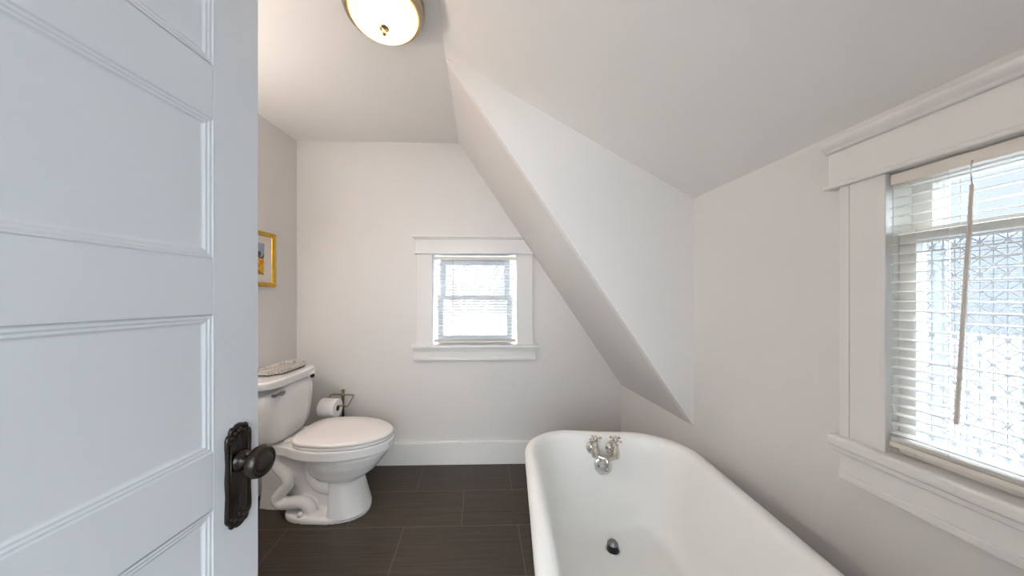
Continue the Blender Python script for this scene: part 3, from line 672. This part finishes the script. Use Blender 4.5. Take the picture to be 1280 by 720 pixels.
# inner wall
n = 48
lathe(bm, [(0.0195, x0_), (0.0195, x1_)], 48, mx)
for f in [f for f in bm.faces if len(f.verts) > 10]: bm.faces.remove(f)
bmesh.ops.remove_doubles(bm, verts=bm.verts, dist=1e-5)
roll = obj('paper', bm, M['paper'], rl, smooth=True, bevel=0.001)
bm = bmesh.new(); lathe(bm, [(0.0192, x0_ + 0.001), (0.0192, x1_ - 0.001)], 32, mx); 
for f in [f for f in bm.faces if len(f.verts) > 10]: bm.faces.remove(f)
o = obj('core', bm, M['core'], rl, smooth=True); m = o.modifiers.new('th', 'SOLIDIFY'); m.thickness = 0.0012; m.offset = -1
# folded triangular end lying on the front of the roll
bm = bmesh.new(); g = []
def on_roll(x, t, r): return (x, -r * math.cos(R(t)), r * math.sin(R(t)))
N_ = 10
for k in range(N_ + 1):
    t = 78 - 66 * k / N_; fr = k / N_
    xa = x0_ + 0.004 + (0.045) * fr; xb_ = x1_ - 0.004 - (0.056) * fr
    g.append([bm.verts.new(on_roll(xa, t, 0.0634)), bm.verts.new(on_roll(xb_, t, 0.0634))])
for a, b_ in zip(g, g[1:]): bm.faces.new((a[0], a[1], b_[1], b_[0]))
o = obj('folded_end', bm, M['paper'], rl); m = o.modifiers.new('th', 'SOLIDIFY'); m.thickness = 0.0022

# ---------------------------------------------------------------- framed picture on the left wall
cl, sl_ = math.cos(LA), math.sin(LA)
def left_wall(x, y, z): return (CL[0] + x * cl + y * sl_, CL[1] - x * sl_ + y * cl, z)
FW, FH = 0.270, 0.346
pf = thing(empty('framed_picture', left_wall(0, -0.207 - FW / 2, 1.467), -LA), 'small gold framed painting hung on the left wall above the toilet', 'picture')
bm = bmesh.new(); fm = []
for ins, x in [(0, 0.001), (0, 0.014), (0.003, 0.019), (0.009, 0.020), (0.012, 0.016), (0.018, 0.0165), (0.026, 0.011), (0.028, 0.006), (0.028, 0.001)]:
    a, b_ = FW / 2 - ins, FH / 2 - ins; fm.append([(x, -a, -b_), (x, a, -b_), (x, a, b_), (x, -a, b_)])
loft(bm, fm, False, False); obj('frame', bm, M['gold'], pf)
obj('mount', boxes(((0.001, -FW / 2 + 0.027, -FH / 2 + 0.027), (0.006, FW / 2 - 0.027, FH / 2 - 0.027))), M['mount'], pf)
obj('painting', prism(bmesh.new(), [(-0.055, -0.098), (0.048, -0.098), (0.050, -0.04), (0.052, 0.05), (0.055, 0.098), (-0.055, 0.098)], 'x', 0.006, 0.0066), M['art'], pf)

# ---------------------------------------------------------------- ceiling light
LX, LY = -0.371, 1.178
cl_ = thing(empty('ceiling_light', (LX, LY, ZC)), 'round flush ceiling light with glowing frosted bowl and metal ring', 'ceiling light')
bm = lathe(bmesh.new(), [(0.10, 0.0), (0.142, -0.001), (0.150, -0.006), (0.152, -0.014), (0.147, -0.020), (0.149, -0.026), (0.151, -0.034), (0.147, -0.041), (0.143, -0.043), (0.145, -0.048), (0.141, -0.053), (0.134, -0.055), (0.127, -0.054), (0.124, -0.046)], 64)
for f in [f for f in bm.faces if len(f.verts) > 10]: bm.faces.remove(f)
obj('ring', bm, M['lampmetal'], cl_, smooth=True)
bm = lathe(bmesh.new(), [(0.1265, -0.050)] + [(0.1265 * math.cos(R(a)), -0.052 - 0.050 * math.sin(R(a))) for a in range(4, 90, 6)] + [(0, -0.102)], 64)
for f in [f for f in bm.faces if len(f.verts) > 10]: bm.faces.remove(f)
obj('glass_bowl', bm, M['lampglass'], cl_, smooth=True)
bm = lathe(bmesh.new(), [(0, -0.099), (0.018, -0.101), (0.020, -0.104), (0.014, -0.107), (0.007, -0.110), (0.0055, -0.115), (0.0085, -0.119), (0.009, -0.125), (0.0055, -0.130), (0, -0.131)], 28)
obj('finial', bm, M['lampmetal'], cl_, smooth=True)
l = bpy.data.lights.new('bulb', 'POINT'); l.energy = DOME_W; l.color = (1.0, 0.72, 0.52); l.shadow_soft_size = 0.03
o = bpy.data.objects.new('bulb', l); C.objects.link(o); o.parent = cl_; o.location = (0, 0, -0.068)

# added fill light in the hall behind the camera, out of view
hl = thing(empty('hall_fill_light', (-0.2, -0.95, ZC)), 'added round white fill light on the hall ceiling, unseen outside the door', 'ceiling light')
bm = lathe(bmesh.new(), [(0.15, 0), (0.16, -0.01), (0.16, -0.03), (0.14, -0.03), (0.14, 0)], 40); obj('ring', bm, M['lampmetal'], hl, smooth=True)
bm = lathe(bmesh.new(), [(0.138, -0.025), (0.13, -0.05), (0.09, -0.075), (0.04, -0.088), (0, -0.09)], 40); obj('glass_bowl', bm, emit_mat('hall_fill_glass', (1, 0.95, 0.9), HALL_FILL_W), hl, smooth=True)

# added fill lamp, unseen on the left wall behind the open door
vl = thing(empty('fill_wall_light', left_wall(0, -1.32, 1.86), -LA), 'added three shade fill lamp on the left wall, unseen behind the open door', 'wall light')
obj('backplate', boxes(((0, -0.26, -0.035), (0.018, 0.26, 0.035))), M['nickel'], vl, bevel=0.006)
shade_mat = emit_mat('fill_shade_glass', (1.0, 0.88, 0.79), WALL_FILL_W)
for y in (-0.18, 0, 0.18):
    obj('arm', tube(bmesh.new(), catmull([(0.01, y, 0), (0.06, y, 0.012), (0.10, y, 0.0), (0.105, y, -0.03)], 5), 0.007, 12), M['nickel'], vl, smooth=True)
    obj('shade', lathe(bmesh.new(), [(0.0, -0.028), (0.022, -0.03), (0.034, -0.05), (0.045, -0.09), (0.052, -0.125), (0.049, -0.128), (0, -0.11)], 28), shade_mat, vl, smooth=True, loc=(0.105, y, 0))

# ---------------------------------------------------------------- bare tree seen through the far window
te = thing(empty('bare_tree', (-0.1, 9.5, -3.2)), 'bare twiggy tree outside beyond the small far window', 'tree')
bm = bmesh.new(); rnd = random.Random(5)
def branch(p, d, ln, r, depth):
    q = p + d * ln
    tube(bm, [p, (p + q) / 2 + Vector((rnd.uniform(-1, 1), rnd.uniform(-1, 1), rnd.uniform(-1, 1))) * ln * 0.06, q], [r, r * 0.85, r * 0.7], 5)
    if depth == 0: return
    for k in range(rnd.choice((2, 3, 3))):
        nd = (d + Vector((rnd.uniform(-1, 1), rnd.uniform(-1, 1), rnd.uniform(-0.5, 0.7))) * 0.75).normalized()
        branch(q, nd, ln * rnd.uniform(0.6, 0.85), r * 0.62, depth - 1)
branch(Vector((0, 0, 0)), Vector((0, 0, 1)), 2.4, 0.13, 6)
obj('branches', bm, M['bark'], te, smooth=True)
